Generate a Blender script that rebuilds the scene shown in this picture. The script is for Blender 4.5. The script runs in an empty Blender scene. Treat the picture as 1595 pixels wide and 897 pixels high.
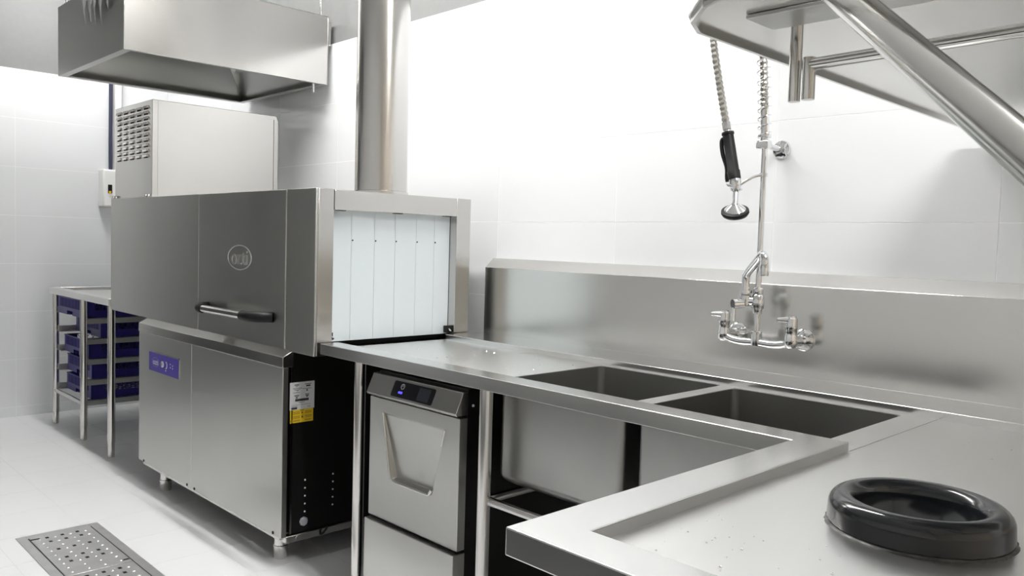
import bpy, bmesh, math, random
from mathutils import Vector, Matrix
random.seed(7)
SC = bpy.context.scene
COL = SC.collection

# ------------------------------------------------------------------ camera
cam_d = bpy.data.cameras.new('camera')
cam_d.sensor_width = 36.0
cam_d.lens = 36.0 * 1277.0 / 1595.0
cam_d.clip_start = 0.02
cam = bpy.data.objects.new('camera', cam_d)
COL.objects.link(cam)
_r = Vector((0.69613955, 0.71732514, 0.02888529))      # camera right
_u = -Vector((0.05910883, -0.0171714, -0.99810385))    # camera up
_b = -Vector((-0.71546898, 0.69652694, -0.05435394))   # camera back
cam.matrix_world = Matrix(((_r.x, _u.x, _b.x, 0.0), (_r.y, _u.y, _b.y, -2.286),
                           (_r.z, _u.z, _b.z, 1.1826), (0, 0, 0, 1)))
SC.camera = cam

# ------------------------------------------------------------------ world, exposure
world = bpy.data.worlds.new('world')
SC.world = world
world.use_nodes = True
world.node_tree.nodes['Background'].inputs['Color'].default_value = (0.8, 0.85, 0.9, 1)
world.node_tree.nodes['Background'].inputs['Strength'].default_value = 0.2
SC.view_settings.view_transform = 'Standard'
SC.view_settings.look = 'None'
SC.view_settings.gamma = 1.0
SC.view_settings.use_curve_mapping = False
SC.view_settings.exposure = 0.27
LAMP = 200.0            # strength of the ceiling tubes
# ceiling lamps: centre x, centre y, length, strength factor
LAMPS = [(-5.10, -0.77, 0.9, 0.58), (-3.05, -0.77, 1.2, 0.72), (-1.75, -0.77, 1.2, 0.62), (0.55, -1.0, 1.2, 1.05)]

# ------------------------------------------------------------------ helpers
class G:
    def __init__(s): s.v = []; s.f = []
    def add(s, vs, fs):
        o = len(s.v); s.v += [tuple(p) for p in vs]; s.f += [tuple(i + o for i in f) for f in fs]; return s
    def box(s, x0, x1, y0, y1, z0, z1):
        x0, x1 = min(x0, x1), max(x0, x1); y0, y1 = min(y0, y1), max(y0, y1); z0, z1 = min(z0, z1), max(z0, z1)
        return s.add([(x0,y0,z0),(x1,y0,z0),(x1,y1,z0),(x0,y1,z0),(x0,y0,z1),(x1,y0,z1),(x1,y1,z1),(x0,y1,z1)],
                     [(0,3,2,1),(4,5,6,7),(0,1,5,4),(1,2,6,5),(2,3,7,6),(3,0,4,7)])
    def obox(s, c, ax, ay, az):           # oriented box: centre and half-axis vectors
        c = Vector(c); ax = Vector(ax); ay = Vector(ay); az = Vector(az)
        P = [c+ax*i+ay*j+az*k for k in (-1,1) for (i,j) in ((-1,-1),(1,-1),(1,1),(-1,1))]
        return s.add(P, [(0,3,2,1),(4,5,6,7),(0,1,5,4),(1,2,6,5),(2,3,7,6),(3,0,4,7)])
    def bar(s, p0, p1, w, h, up=(0,0,1)):
        p0 = Vector(p0); p1 = Vector(p1); d = (p1-p0); u = Vector(up)
        n = d.cross(u).normalized(); u = n.cross(d).normalized()
        return s.obox((p0+p1)/2, d/2, n*w/2, u*h/2)
    def prism(s, poly, axis, a, b):
        n = len(poly)
        def P(u, v, t): return {'x': (t,u,v), 'y': (u,t,v), 'z': (u,v,t)}[axis]
        vs = [P(u,v,a) for u,v in poly] + [P(u,v,b) for u,v in poly]
        return s.add(vs, [tuple(range(n)), tuple(range(2*n-1, n-1, -1))] + [(i, i+n, (i+1)%n+n, (i+1)%n) for i in range(n)])
    def cyl(s, p0, p1, r0, r1=None, n=20, cap=True):
        return s.tube([p0, p1], [r0, r0 if r1 is None else r1], n, cap)
    def tube(s, pts, r, n=12, cap=True):
        pts = [Vector(p) for p in pts]; m = len(pts)
        rs = r if isinstance(r, (list, tuple)) else [r]*m
        T = []
        for i in range(m):
            a = pts[max(i-1,0)]; b = pts[min(i+1,m-1)]
            T.append((b-a).normalized())
        t = T[0]; u = t.cross(Vector((0,0,1)))
        if u.length < 1e-3: u = t.cross(Vector((0,1,0)))
        u.normalize(); vs = []
        for i in range(m):
            u = (u - T[i]*u.dot(T[i])).normalized(); w = T[i].cross(u)
            for k in range(n):
                a = 2*math.pi*k/n
                vs.append(pts[i] + (u*math.cos(a) + w*math.sin(a))*rs[i])
        fs = [(i*n+k, i*n+(k+1)%n, (i+1)*n+(k+1)%n, (i+1)*n+k) for i in range(m-1) for k in range(n)]
        if cap: fs += [tuple(range(n-1,-1,-1)), tuple((m-1)*n+k for k in range(n))]
        return s.add(vs, fs)
    def lathe(s, prof, o, axis=(0,0,1), n=32, closed=False):
        o = Vector(o); ax = Vector(axis).normalized()
        u = ax.cross(Vector((0,1,0)));
        if u.length < 1e-3: u = ax.cross(Vector((1,0,0)))
        u.normalize(); w = ax.cross(u); m = len(prof); vs = []
        for (r, h) in prof:
            for k in range(n):
                a = 2*math.pi*k/n; vs.append(o + ax*h + (u*math.cos(a) + w*math.sin(a))*r)
        rng = m if closed else m-1
        fs = [(i*n+k, i*n+(k+1)%n, ((i+1)%m)*n+(k+1)%n, ((i+1)%m)*n+k) for i in range(rng) for k in range(n)]
        if not closed:
            fs += [tuple(range(n-1,-1,-1)), tuple((m-1)*n+k for k in range(n))]
        return s.add(vs, fs)
    def build(s, name, mat, parent=None, bevel=0.0, smooth=True, solid=0.0, origin=None, segs=2, angle=38):
        me = bpy.data.meshes.new(name)
        o = Vector(origin) if origin is not None else (parent_loc(parent) if parent is not None else Vector((0,0,0)))
        me.from_pydata([tuple(Vector(p)-o) for p in s.v], [], s.f)
        bm = bmesh.new(); bm.from_mesh(me); bmesh.ops.recalc_face_normals(bm, faces=bm.faces) ; bm.to_mesh(me); bm.free()
        if smooth:
            me.polygons.foreach_set('use_smooth', [True]*len(me.polygons))
            me.set_sharp_from_angle(angle=math.radians(angle))
        me.update()
        me.materials.append(mat)
        ob = bpy.data.objects.new(name, me); COL.objects.link(ob)
        if parent is not None:
            ob.parent = parent; ob.location = o - parent_loc(parent)
        else:
            ob.location = o
        if solid:
            md = ob.modifiers.new('solidify', 'SOLIDIFY'); md.thickness = abs(solid); md.offset = -1 if solid > 0 else 1
        if bevel:
            md = ob.modifiers.new('bevel', 'BEVEL'); md.width = bevel; md.segments = segs; md.limit_method = 'ANGLE'
            md.angle_limit = math.radians(40); md.harden_normals = False
        return ob
def parent_loc(o):
    v = Vector((0,0,0))
    while o is not None: v = v + o.location; o = o.parent
    return v
def tag(o, label, cat, group=None):
    o['label'] = label; o['category'] = cat
    if group: o['group'] = group
    return o
def thing(name, label, cat, loc, group=None):
    o = bpy.data.objects.new(name, None); COL.objects.link(o); o.location = loc
    o.empty_display_size = 0.1
    return tag(o, label, cat, group)
def struct(o): o['kind'] = 'structure'; return o
def inst(src, name, parent, loc):      # copy sharing mesh data
    c = src.copy(); c.name = name; COL.objects.link(c); c.parent = parent; c.location = Vector(loc) - (parent_loc(parent) if parent else Vector((0,0,0)))
    return c
def rrect(x0, x1, y0, y1, r, n=5):
    pts = []
    for (cx, cy, a0) in ((x1-r,y1-r,0),(x0+r,y1-r,90),(x0+r,y0+r,180),(x1-r,y0+r,270)):
        for k in range(n+1):
            a = math.radians(a0 + 90*k/n); pts.append((cx+r*math.cos(a), cy+r*math.sin(a)))
    return pts
def spline(ctrl, n=8):
    P = [Vector(p) for p in ctrl]; P = [P[0]*2-P[1]] + P + [P[-1]*2-P[-2]]; out = []
    for i in range(1, len(P)-2):
        for k in range(n):
            t = k/n; a,b,c,d = P[i-1],P[i],P[i+1],P[i+2]
            out.append(0.5*((2*b)+(c-a)*t+(2*a-5*b+4*c-d)*t*t+(3*b-a-3*c+d)*t**3))
    out.append(P[-2]); return out
def text_obj(name, body, mat, parent, origin, ux, uy, width, height, depth=0.001):
    cu = bpy.data.curves.new(name, 'FONT'); cu.body = body; cu.extrude = 0.5; cu.resolution_u = 3
    tmp = bpy.data.objects.new('tmp_text', cu); COL.objects.link(tmp)
    bpy.context.view_layer.update()
    me = bpy.data.meshes.new_from_object(tmp); bpy.data.objects.remove(tmp); bpy.data.curves.remove(cu)
    xs = [v.co.x for v in me.vertices]; ys = [v.co.y for v in me.vertices]
    x0, x1, y0, y1 = min(xs), max(xs), min(ys), max(ys)
    ux = Vector(ux); uy = Vector(uy); uz = ux.cross(uy); o = Vector(origin) - parent_loc(parent)
    for v in me.vertices:
        c = v.co.copy()
        v.co = o + ux*((c.x-(x0+x1)/2)/(x1-x0)*width) + uy*((c.y-(y0+y1)/2)/(y1-y0)*height) + uz*((c.z+0.5)*depth)
    me.materials.clear(); me.materials.append(mat); me.name = name
    ob = bpy.data.objects.new(name, me); COL.objects.link(ob); ob.parent = parent
    return ob

# ------------------------------------------------------------------ materials
def mat(name, col, rough=0.5, metal=0.0, spec=0.5, coat=0.0, emit=None, estr=0.0, trans=0.0, alpha=1.0):
    m = bpy.data.materials.new(name); m.use_nodes = True
    b = m.node_tree.nodes['Principled BSDF']
    b.inputs['Base Color'].default_value = (*col, 1); b.inputs['Roughness'].default_value = rough
    b.inputs['Metallic'].default_value = metal; b.inputs['Specular IOR Level'].default_value = spec
    b.inputs['Coat Weight'].default_value = coat; b.inputs['Coat Roughness'].default_value = 0.05
    b.inputs['Transmission Weight'].default_value = trans; b.inputs['Alpha'].default_value = alpha
    if emit: b.inputs['Emission Color'].default_value = (*emit, 1); b.inputs['Emission Strength'].default_value = estr
    return m
def vary(m, scale=(4,4,4), rough=None, colamt=0.0, bump=0.0, bscale=None, detail=1.5):
    """noise driven roughness (wear, smudges), colour mottling and fine relief"""
    nt = m.node_tree; b = nt.nodes['Principled BSDF']
    tc = nt.nodes.new('ShaderNodeTexCoord'); mp = nt.nodes.new('ShaderNodeMapping'); mp.inputs['Scale'].default_value = scale
    nt.links.new(tc.outputs['Object'], mp.inputs['Vector'])
    nz = nt.nodes.new('ShaderNodeTexNoise'); nz.inputs['Scale'].default_value = 1.0; nz.inputs['Detail'].default_value = detail
    nt.links.new(mp.outputs['Vector'], nz.inputs['Vector'])
    if rough:
        mr = nt.nodes.new('ShaderNodeMapRange'); mr.inputs['From Min'].default_value = 0.15; mr.inputs['From Max'].default_value = 0.85
        mr.inputs['To Min'].default_value = rough[0]; mr.inputs['To Max'].default_value = rough[1]
        nt.links.new(nz.outputs['Fac'], mr.inputs['Value']); nt.links.new(mr.outputs['Result'], b.inputs['Roughness'])
    if colamt:
        c = b.inputs['Base Color'].default_value[:]
        mx = nt.nodes.new('ShaderNodeMix'); mx.data_type = 'RGBA'
        mx.inputs['A'].default_value = tuple(min(1, k*(1+colamt)) for k in c[:3]) + (1,)
        mx.inputs['B'].default_value = tuple(k*(1-colamt) for k in c[:3]) + (1,)
        nt.links.new(nz.outputs['Fac'], mx.inputs['Factor']); nt.links.new(mx.outputs['Result'], b.inputs['Base Color'])
    if bump:
        mp2 = nt.nodes.new('ShaderNodeMapping'); mp2.inputs['Scale'].default_value = bscale or scale
        nt.links.new(tc.outputs['Object'], mp2.inputs['Vector'])
        n2 = nt.nodes.new('ShaderNodeTexNoise'); n2.inputs['Scale'].default_value = 1.0; n2.inputs['Detail'].default_value = 2
        nt.links.new(mp2.outputs['Vector'], n2.inputs['Vector'])
        bp = nt.nodes.new('ShaderNodeBump'); bp.inputs['Strength'].default_value = bump; bp.inputs['Distance'].default_value = 0.002
        nt.links.new(n2.outputs['Fac'], bp.inputs['Height']); nt.links.new(bp.outputs['Normal'], b.inputs['Normal'])
    return m
STEEL = vary(mat('brushed_steel', (0.60,0.59,0.57), 0.2, 1.0), (2.5,2.5,2.5), (0.16,0.26), 0.03)
STEEL_L = vary(mat('light_brushed_steel', (0.74,0.735,0.715), 0.2, 1.0), (2.5,2.5,2.5), (0.17,0.26), 0.03)
STEEL_V = vary(mat('brushed_steel_panel', (0.55,0.55,0.53), 0.25, 1.0), (3,3,3), (0.285,0.35), 0.03)
STEEL_D = vary(mat('worktop_steel', (0.80,0.80,0.79), 0.18, 1.0), (3,3,3), (0.285,0.34), 0.03)
STEEL_RIM = vary(mat('rim_steel', (0.76,0.76,0.75), 0.2, 1.0), (3,3,3), (0.16,0.24), 0.03)
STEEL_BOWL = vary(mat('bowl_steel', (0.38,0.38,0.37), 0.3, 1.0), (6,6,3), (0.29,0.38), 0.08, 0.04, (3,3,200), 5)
SHINY = vary(mat('polished_tube_steel', (0.68,0.67,0.65), 0.15, 1.0), (3,3,3), (0.12,0.24), 0.0)
DUCT = vary(mat('duct_steel', (0.60,0.59,0.57), 0.25, 1.0), (5,5,3), (0.15,0.262), 0.05, 0.25, (7,7,5), 4)
CHROME = mat('chrome', (0.80,0.81,0.82), 0.06, 1.0)
BLACKPANEL = vary(mat('black_panel', (0.006,0.006,0.006), 0.35, 0.0, 0.3), (3,3,3), (0.3,0.5))
BLACK = mat('black_plastic', (0.008,0.008,0.009), 0.45, 0.0, 0.22)
VOID = mat('dark_slot', (0.004,0.004,0.004), 0.8)
RUBBER = vary(mat('black_rubber', (0.012,0.014,0.017), 0.22, 0.0, 0.6), (12,12,12), (0.10,0.18))
SEAL = vary(mat('sealant_residue', (0.09,0.085,0.08), 0.5), (60,60,60), (0.3,0.7), 0.8)
TILE = vary(mat('white_glazed_tile', (0.74,0.755,0.77), 0.12, 0.0, 0.5), (1.2,1.2,1.2), (0.08,0.14))
GROUT = mat('white_grout', (0.88,0.88,0.88), 0.8)
FLOORT = vary(mat('floor_tile_white', (0.74,0.75,0.76), 0.3, 0.0, 0.4), (2,2,2), (0.30,0.36), 0.015)
FGROUT = mat('floor_grout', (0.69,0.69,0.69), 0.9)
PAINT = vary(mat('grey_wall_paint', (0.18,0.183,0.184), 0.6), (30,30,30), None, 0.05)
FRONTP = mat('opposite_wall_paint', (0.76,0.76,0.75), 0.7)
WARM = mat('warm_wall_paint', (0.76,0.68,0.58), 0.6)
DOORP = mat('added_door_paint', (0.05,0.052,0.052), 0.45)
CEIL = mat('ceiling_paint', (0.75,0.75,0.75), 0.8)
WHITEP = mat('white_plastic', (0.80,0.80,0.79), 0.35)
CURTAIN = mat('curtain_vinyl', (0.56,0.61,0.635), 0.35, 0.0, 0.4)
BLUE = vary(mat('blue_rack_plastic', (0.018,0.013,0.16), 0.4), (4,4,4), (0.35,0.5))
PANELBLUE = mat('control_foil_blue', (0.055,0.03,0.36), 0.35)
PRINTW = mat('white_print', (0.8,0.8,0.85), 0.5)
PRINTG = mat('grey_print', (0.35,0.35,0.42), 0.5)
PRINTK = mat('black_print', (0.03,0.03,0.03), 0.6)
LABELW = mat('label_paper', (0.62,0.63,0.64), 0.5)
LABELY = mat('label_yellow', (0.75,0.52,0.02), 0.5)
LABELB = mat('yellow_label_print', (0.30,0.16,0.01), 0.6)
GLASSK = mat('black_glass', (0.008,0.008,0.012), 0.08)
SCREEN = mat('display_screen', (0.035,0.038,0.05), 0.2)
LEDB = mat('blue_led', (0.05,0.05,0.6), 0.4, emit=(0.10,0.08,1.0), estr=1.2)
TUBE = mat('lamp_diffuser', (0.9,0.9,0.9), 0.4, emit=(1.0,0.985,0.96), estr=LAMP)
FILM = mat('plastic_film', (0.75,0.76,0.77), 0.2, 0.0, 0.6, alpha=0.8)
CABLE = mat('dark_blue_cable', (0.03,0.035,0.07), 0.5)
YEL = mat('switch_yellow', (0.75,0.5,0.02), 0.4)
GRATE = vary(mat('drain_steel', (0.62,0.62,0.62), 0.5, 1.0), (14,14,14), (0.38,0.55), 0.15)
HOSE = mat('braided_hose', (0.42,0.41,0.38), 0.24, 1.0)
STEEL_R = mat('matt_folded_steel', (0.66,0.66,0.65), 0.45, 1.0)

# ------------------------------------------------------------------ room
XL, XR, YF, ZC = -5.85, 2.6, -4.6, 2.95
TOPT = 2.174
def tiles(wall, mat_grout, mk):
    mk(wall)
wall_back = struct(G().box(XL-0.1, XR+0.1, 0.010, 0.12, -0.05, ZC).build('wall_back', PAINT))
wall_left = struct(G().box(XL-0.12, XL-0.010, YF-0.1, 0.12, -0.05, ZC).build('wall_left', PAINT))
wall_front = struct(G().box(XL-0.1, XR+0.1, YF-0.1, YF, -0.05, ZC).build('wall_front', FRONTP))
wall_right = struct(G().box(XR, XR+0.1, YF-0.1, 0.12, -0.05, ZC).build('wall_right', WARM))
ceiling = struct(G().box(XL-0.12, XR+0.1, YF-0.1, 0.12, ZC, ZC+0.08).build('ceiling', CEIL))
floor = struct(G().box(XL-0.12, XR+0.1, YF-0.1, 0.12, -0.10, -0.010).build('floor', FGROUT))
G().box(XL, XR, 0.0006, 0.010, 0.0, TOPT).build('grout', GROUT, wall_back)
G().box(XL-0.010, XL-0.0006, YF, 0.0, 0.0, TOPT).build('grout', GROUT, wall_left)
G().box(XL, XR, YF, 0.0, -0.010, -0.0006).build('grout', FGROUT, floor)
J = 0.0012
def cuts(start, pitch, lo, hi):
    k = math.floor((lo-start)/pitch); out = [lo]
    while True:
        k += 1; v = start + k*pitch
        if v >= hi-0.004: break
        if v > lo+0.004: out.append(v)
    return out + [hi]
_tc = {}
def tile_piece(key, dims, mtl, name, parent, loc):
    if key not in _tc:
        a, b, c = dims
        _tc[key] = G().box(0, a, 0, b, 0, c).build(name, mtl, parent, origin=(0,0,0), smooth=False)
        o = _tc[key]; o.location = Vector(loc) - parent_loc(parent); return o
    return inst(_tc[key], name, parent, loc)
zc = cuts(1.268, 0.302, 0.0, TOPT)
xc = cuts(-2.441, 0.606, XL, XR)
for i in range(len(xc)-1):
    for j in range(len(zc)-1):
        a = xc[i+1]-xc[i]-2*J; c = zc[j+1]-zc[j]-2*J
        tile_piece(('b', round(a,3), round(c,3)), (a, 0.010, c), TILE, 'wall_tile', wall_back, (xc[i]+J, 0.0, zc[j]+J))
yc = cuts(-0.936, 0.606, YF, 0.0)
for i in range(len(yc)-1):
    for j in range(len(zc)-1):
        a = yc[i+1]-yc[i]-2*J; c = zc[j+1]-zc[j]-2*J
        tile_piece(('l', round(a,3), round(c,3)), (0.010, a, c), TILE, 'wall_tile', wall_left, (XL-0.010, yc[i]+J, zc[j]+J))
fx = cuts(-3.53, 0.3, XL, XR); fy = cuts(-1.547, 0.3, YF, 0.0)
rest = G()
for i in range(len(fx)-1):
    for j in range(len(fy)-1):
        a = fx[i+1]-fx[i]-2*J; b = fy[j+1]-fy[j]-2*J
        if fx[i] < -1.2 and fy[j] > -2.2:
            tile_piece(('f', round(a,3), round(b,3)), (a, b, 0.010), FLOORT, 'floor_tile', floor, (fx[i]+J, fy[j]+J, -0.010))
        else:
            rest.box(fx[i]+J, fx[i+1]-J, fy[j]+J, fy[j+1]-J, -0.010, 0.0)
rest.build('floor_tile_field', FLOORT, floor, smooth=False)['kind'] = 'stuff'

# unseen double door added in the far wall to darken the steel fronts' reflections
added_dark_door = struct(G().box(XL+0.0005, XL+0.03, -3.30, -1.62, 0.0, 2.10).build('added_dark_door', DOORP, None, 0.004))
for (a, b) in ((-3.25,-2.41),(-2.39,-1.67)):
    lf = G().box(XL+0.031, XL+0.055, a, b, 0.01, 2.05).build('added_door_leaf', DOORP, added_dark_door, 0.004)
    yh = a+0.76 if a < -3 else a+0.08
    G().tube([(XL+0.055,yh,1.0),(XL+0.085,yh,1.0),(XL+0.085,yh,1.2),(XL+0.055,yh,1.2)],0.008,12).build('added_door_handle', SHINY, lf)

# ceiling lamps (the room's light)
lamp_lbl = ['ceiling tube lamp nearest the far tiled wall', 'ceiling tube lamp above the conveyor dishwasher end',
            'ceiling tube lamp above the double sinks', 'ceiling tube lamp above the waste ring table']
for k, (lx, ly, ll, st) in enumerate(LAMPS):
    t = thing('ceiling_lamp', lamp_lbl[k], 'lamp', (lx, ly, ZC), 'ceiling tube lamps')
    G().box(lx-ll/2-0.02, lx+ll/2+0.02, ly-0.075, ly+0.075, ZC-0.045, ZC).build('housing', WHITEP, t, 0.006)
    m = TUBE
    if st != 1.0:
        m = TUBE.copy(); m.node_tree.nodes['Principled BSDF'].inputs['Emission Strength'].default_value = LAMP*st
    G().box(lx-ll/2, lx+ll/2, ly-0.032, ly+0.032, ZC-0.062, ZC-0.0455).build('diffuser', m, t, 0.006)

# unseen black mat added behind the viewer so the steel aprons mirror dark floor
mt = G().box(-5.75, 0.9, -4.5, -2.62, 0.0005, 0.012)
for k in range(30): mt.box(-5.7+0.22*k, -5.62+0.22*k, -4.45, -2.67, 0.012, 0.015)
tag(mt.build('added_dark_mat', BLACK, None, 0.003), 'unseen black ribbed mat added behind the viewer to darken steel reflections', 'floor mat')

# ------------------------------------------------------------------ conveyor dishwasher
MX0, MX1, MY0, MY1, MZ0, MZ1 = -4.478, -2.466, -0.823, -0.126, 0.778, 1.352
D = thing('conveyor_dishwasher', 'large stainless steel conveyor dishwasher with white strip curtain and blue control panel', 'dishwasher', (-3.4, -0.48, 0.0))
# tunnel: shell around an open passage
tun = G()
tun.box(MX0+0.004, MX1-0.012, MY0+0.010, MY0+0.05, MZ0, MZ1)           # front inner wall
tun.box(MX0+0.004, MX1-0.012, MY1-0.05, MY1, MZ0, MZ1)                 # back wall
tun.box(MX0+0.004, MX1-0.012, MY0+0.05, MY1-0.05, MZ1-0.05, MZ1)       # roof
tun.box(MX0+0.004, MX1-0.012, MY0+0.05, MY1-0.05, MZ0, MZ0+0.012)      # bottom
tun.build('tunnel_body', STEEL_V, D, 0.002)
G().box(MX1-0.20, MX1-0.10, MY0+0.05, MY1-0.05, MZ0+0.012, MZ1-0.05).build('dark_interior_block', VOID, D)  # near-black block fills the passage, standing in for the shade inside
# front skins
G().box(MX0, -3.984, MY0+0.002, MY0+0.010, MZ0+0.006, MZ1).build('entry_panel', STEEL_V, D, 0.002)
G().box(-3.982, -3.402, MY0, MY0+0.010, MZ0, MZ1-0.001).build('front_panel', STEEL_V, D, 0.002)
door = G().box(-3.399, -2.664, MY0-0.002, MY0+0.010, MZ0, MZ1-0.001).build('door', STEEL_V, D, 0.002)
G().box(-2.661, MX1, MY0, MY0+0.010, MZ0-0.003, MZ1).build('front_panel', STEEL_V, D, 0.002)
for sx in (-3.4005, -2.6625):
    G().cyl((sx, MY0-0.0005, MZ0), (sx, MY0-0.0005, MZ1-0.002), 0.0014, n=8).build('panel_seam', STEEL, D)
# door handle
hd = G().tube([(-3.23,-0.884,0.886), (-2.86,-0.884,0.886)], 0.0150, 18).build('handle', SHINY, door)
for (pts) in ([(-3.22,-0.884,0.886),(-3.25,-0.882,0.886),(-3.285,-0.864,0.886),(-3.30,-0.824,0.886)],
              [(-2.875,-0.884,0.886),(-2.83,-0.884,0.886),(-2.785,-0.866,0.886),(-2.755,-0.824,0.886)]):
    G().tube(spline(pts, 5), 0.0190, 16).build('handle_bracket', BLACK, door)
# embossed emblem
em = G(); ring = [(-3.023+0.098*math.cos(a), MY0-0.002, 1.097+0.047*math.sin(a)) for a in [2*math.pi*k/48 for k in range(49)]]
em.tube(ring, 0.0022, 8, cap=False); em.build('emblem', STEEL_R, door)
text_obj('emblem_lettering', 'ozti', STEEL_R, door, (-3.023, MY0-0.0015, 1.097), (1,0,0), (0,0,1), 0.135, 0.055, 0.004)
# end frame
PX0 = MX1-0.055
G().box(PX0, MX1, MY0+0.0105, -0.752, MZ0-0.003, MZ1).build('end_post', STEEL, D, 0.0015)
G().box(PX0, MX1, -0.198, MY1, 0.8226, MZ1).build('end_post', STEEL, D, 0.0015)
G().box(PX0, MX1+0.002, -0.7505, -0.1995, 1.281, MZ1-0.001).build('lintel', STEEL, D, 0.0015)
G().box(PX0, MX1-0.01, -0.198, MY1, 0.778, 0.82).build('end_sill', STEEL, D)
for yy in (-0.72, -0.475, -0.24):
    G().box(MX1-0.020, MX1+0.0005, yy-0.016, yy+0.016, 1.2785, 1.2825).build('lintel_slot', VOID, D)
ybs = [-0.752, -0.655, -0.556, -0.464, -0.366, -0.278, -0.200]
for k in range(6):
    g = G(); xo = MX1-0.038
    y0 = ybs[k]; y1 = ybs[k+1]+0.012 if k < 5 else ybs[k+1]
    g.prism([(xo,y0),(xo-0.0016,y1),(xo-0.0022,y1),(xo-0.0006,y0)],'z',0.818,1.30)
    st = g.build('curtain_strip', CURTAIN, D)
    if k:
        G().cyl((xo-0.001, ybs[k]+0.004, 1.177), (xo+0.003, ybs[k]+0.004, 1.177), 0.0026, n=8).build('rivet', VOID, st)
for (a, b, zz) in ((-0.752, -0.737, 0.826), (-0.222, -0.1985, 0.824)):
    g = G().box(MX1-0.036, MX1-0.018, a, b, zz, zz+0.026).build('guide_slot', VOID, D)
    G().cyl((MX1-0.004,(a+b)/2,zz+0.006),(MX1-0.018,(a+b)/2,zz+0.014),0.004,n=10).build('guide_pin', SHINY, g)
# heat recovery box on top with pressed louvres
bx0, bx1, by0, by1, bz1 = -4.457, -3.962, -0.808, -0.173, 1.807
hb = G().box(bx0, bx1, by0, by1, MZ1, bz1).build('condenser_box', STEEL, D, 0.002)
hb['label'] = 'upright steel box with rows of louvres'
G().box(bx1-0.0005, bx1+0.0015, by0+0.026, by1-0.02, MZ1+0.004, bz1-0.004).build('side_cover', STEEL, hb)
G().box(bx1-0.0005, bx1+0.004, by1-0.018, by1+0.004, MZ1+0.004, bz1-0.02).build('corner_trim', STEEL, hb)
lv = G(); LW, LH, LD = 0.030, 0.0075, 0.010
prof = [(0, LH), (-LD*0.55, LH*0.55), (-LD, -LH*0.7), (-LD, -LH), (0, -LH)]
vs = []
lv.add([(-LW,0,LH),(LW,0,LH),(-LW*0.92,-LD*0.6,LH*0.5),(LW*0.92,-LD*0.6,LH*0.5),(-LW*0.86,-LD,-LH),(LW*0.86,-LD,-LH),(-LW,0,-LH*0.5),(LW,0,-LH*0.5)],
       [(0,2,3,1),(2,4,5,3),(0,6,4,2),(1,3,5,7),(4,6,7,5)])
first = None
for r in range(10):
    for c in range(5):
        px = bx0 + (bx1-bx0)*(0.12+0.18*c); pz = bz1-0.030-0.0254*r
        if first is None:
            first = lv.build('louvre', STEEL, hb, origin=(0,0,0), smooth=False); first.location = Vector((px,by0,pz))-parent_loc(hb)
            G().box(-LW*0.8, LW*0.8, -0.0015, 0.0005, -LH-0.0035, -LH*0.4).build('tmp', VOID)  # slot under the hood of a louvre
            slot = bpy.data.objects['tmp']; slot.name = 'louvre_slot'; slot.parent = hb; slot.location = first.location
        else:
            inst(first, 'louvre', hb, (px,by0,pz)); inst(slot, 'louvre_slot', hb, (px,by0,pz))
for (px) in (-4.46, -4.42, -4.02, -3.985):
    G().lathe([(0.0,0.014),(0.006,0.013),(0.008,0.008),(0.008,0.0)], (px, by0-0.006, MZ1)).build('bolt', SHINY, D)
# lower cabinet
LX0, LX1, LY0, LY1 = -3.966, -2.604, -0.862, -0.160
G().box(LX0+0.01, LX1-0.006, LY0+0.04, LY1, 0.118, 0.777).build('cabinet_core', BLACKPANEL, D)
cap = G().prism([(LY0-0.002,0.722),(LY0-0.002,0.760),(MY0-0.001,0.781),(MY0-0.001,0.722)], 'x', LX0-0.002, LX1+0.002).build('cabinet_cap', STEEL, D, 0.0015)
ca = G().box(LX0, -3.3745, LY0, LY0+0.022, 0.112, 0.7215).build('cabinet_panel', STEEL_V, D, 0.002)
cb = G().box(-3.3725, LX1, LY0, LY0+0.022, 0.110, 0.7215).build('cabinet_panel', STEEL_V, D, 0.002)
G().box(LX1-0.006, LX1-0.001, LY0+0.036, LY0+0.041, 0.118, 0.7215).build('corner_strip', SHINY, D)
side = G().box(LX1-0.006, LX1-0.002, LY0+0.043, LY1, 0.118, 0.776).build('side_panel', BLACKPANEL, D)
side['label'] = 'black cabinet side panel'
G().box(LX1-0.030, LX1, LY0+0.020, LY1, 0.086, 0.112).build('base_rail', STEEL, D, 0.002)
G().box(LX0+0.03, LX1-0.03, LY0+0.010, LY0+0.028, 0.092, 0.1105).build('base_rail', STEEL, D, 0.002)
for (px) in (-3.90, -3.41, -3.335, -2.66):
    G().cyl((px, LY0+0.005, 0.118), (px, LY0-0.002, 0.118), 0.006, n=12).build('panel_screw', BLACK, D)
G().cyl((LX1, LY0+0.07, 0.098), (LX1+0.003, LY0+0.07, 0.098), 0.010, n=14).build('panel_screw', SHINY, D)
G().tube([(LX1+0.002,-0.70,0.09),(LX1+0.012,-0.695,0.10),(LX1+0.014,-0.685,0.112),(LX1+0.003,-0.675,0.114)], 0.004, 8).build('wire_loop', BLACK, D)
for (px, py) in ((-2.704,-0.807),(-3.767,-0.812),(-2.704,-0.25),(-3.767,-0.25)):
    G().lathe([(0.022,0.0),(0.025,0.004),(0.027,0.050),(0.024,0.052),(0.024,0.096)], (px,py,0)).build('foot', SHINY, D)
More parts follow.
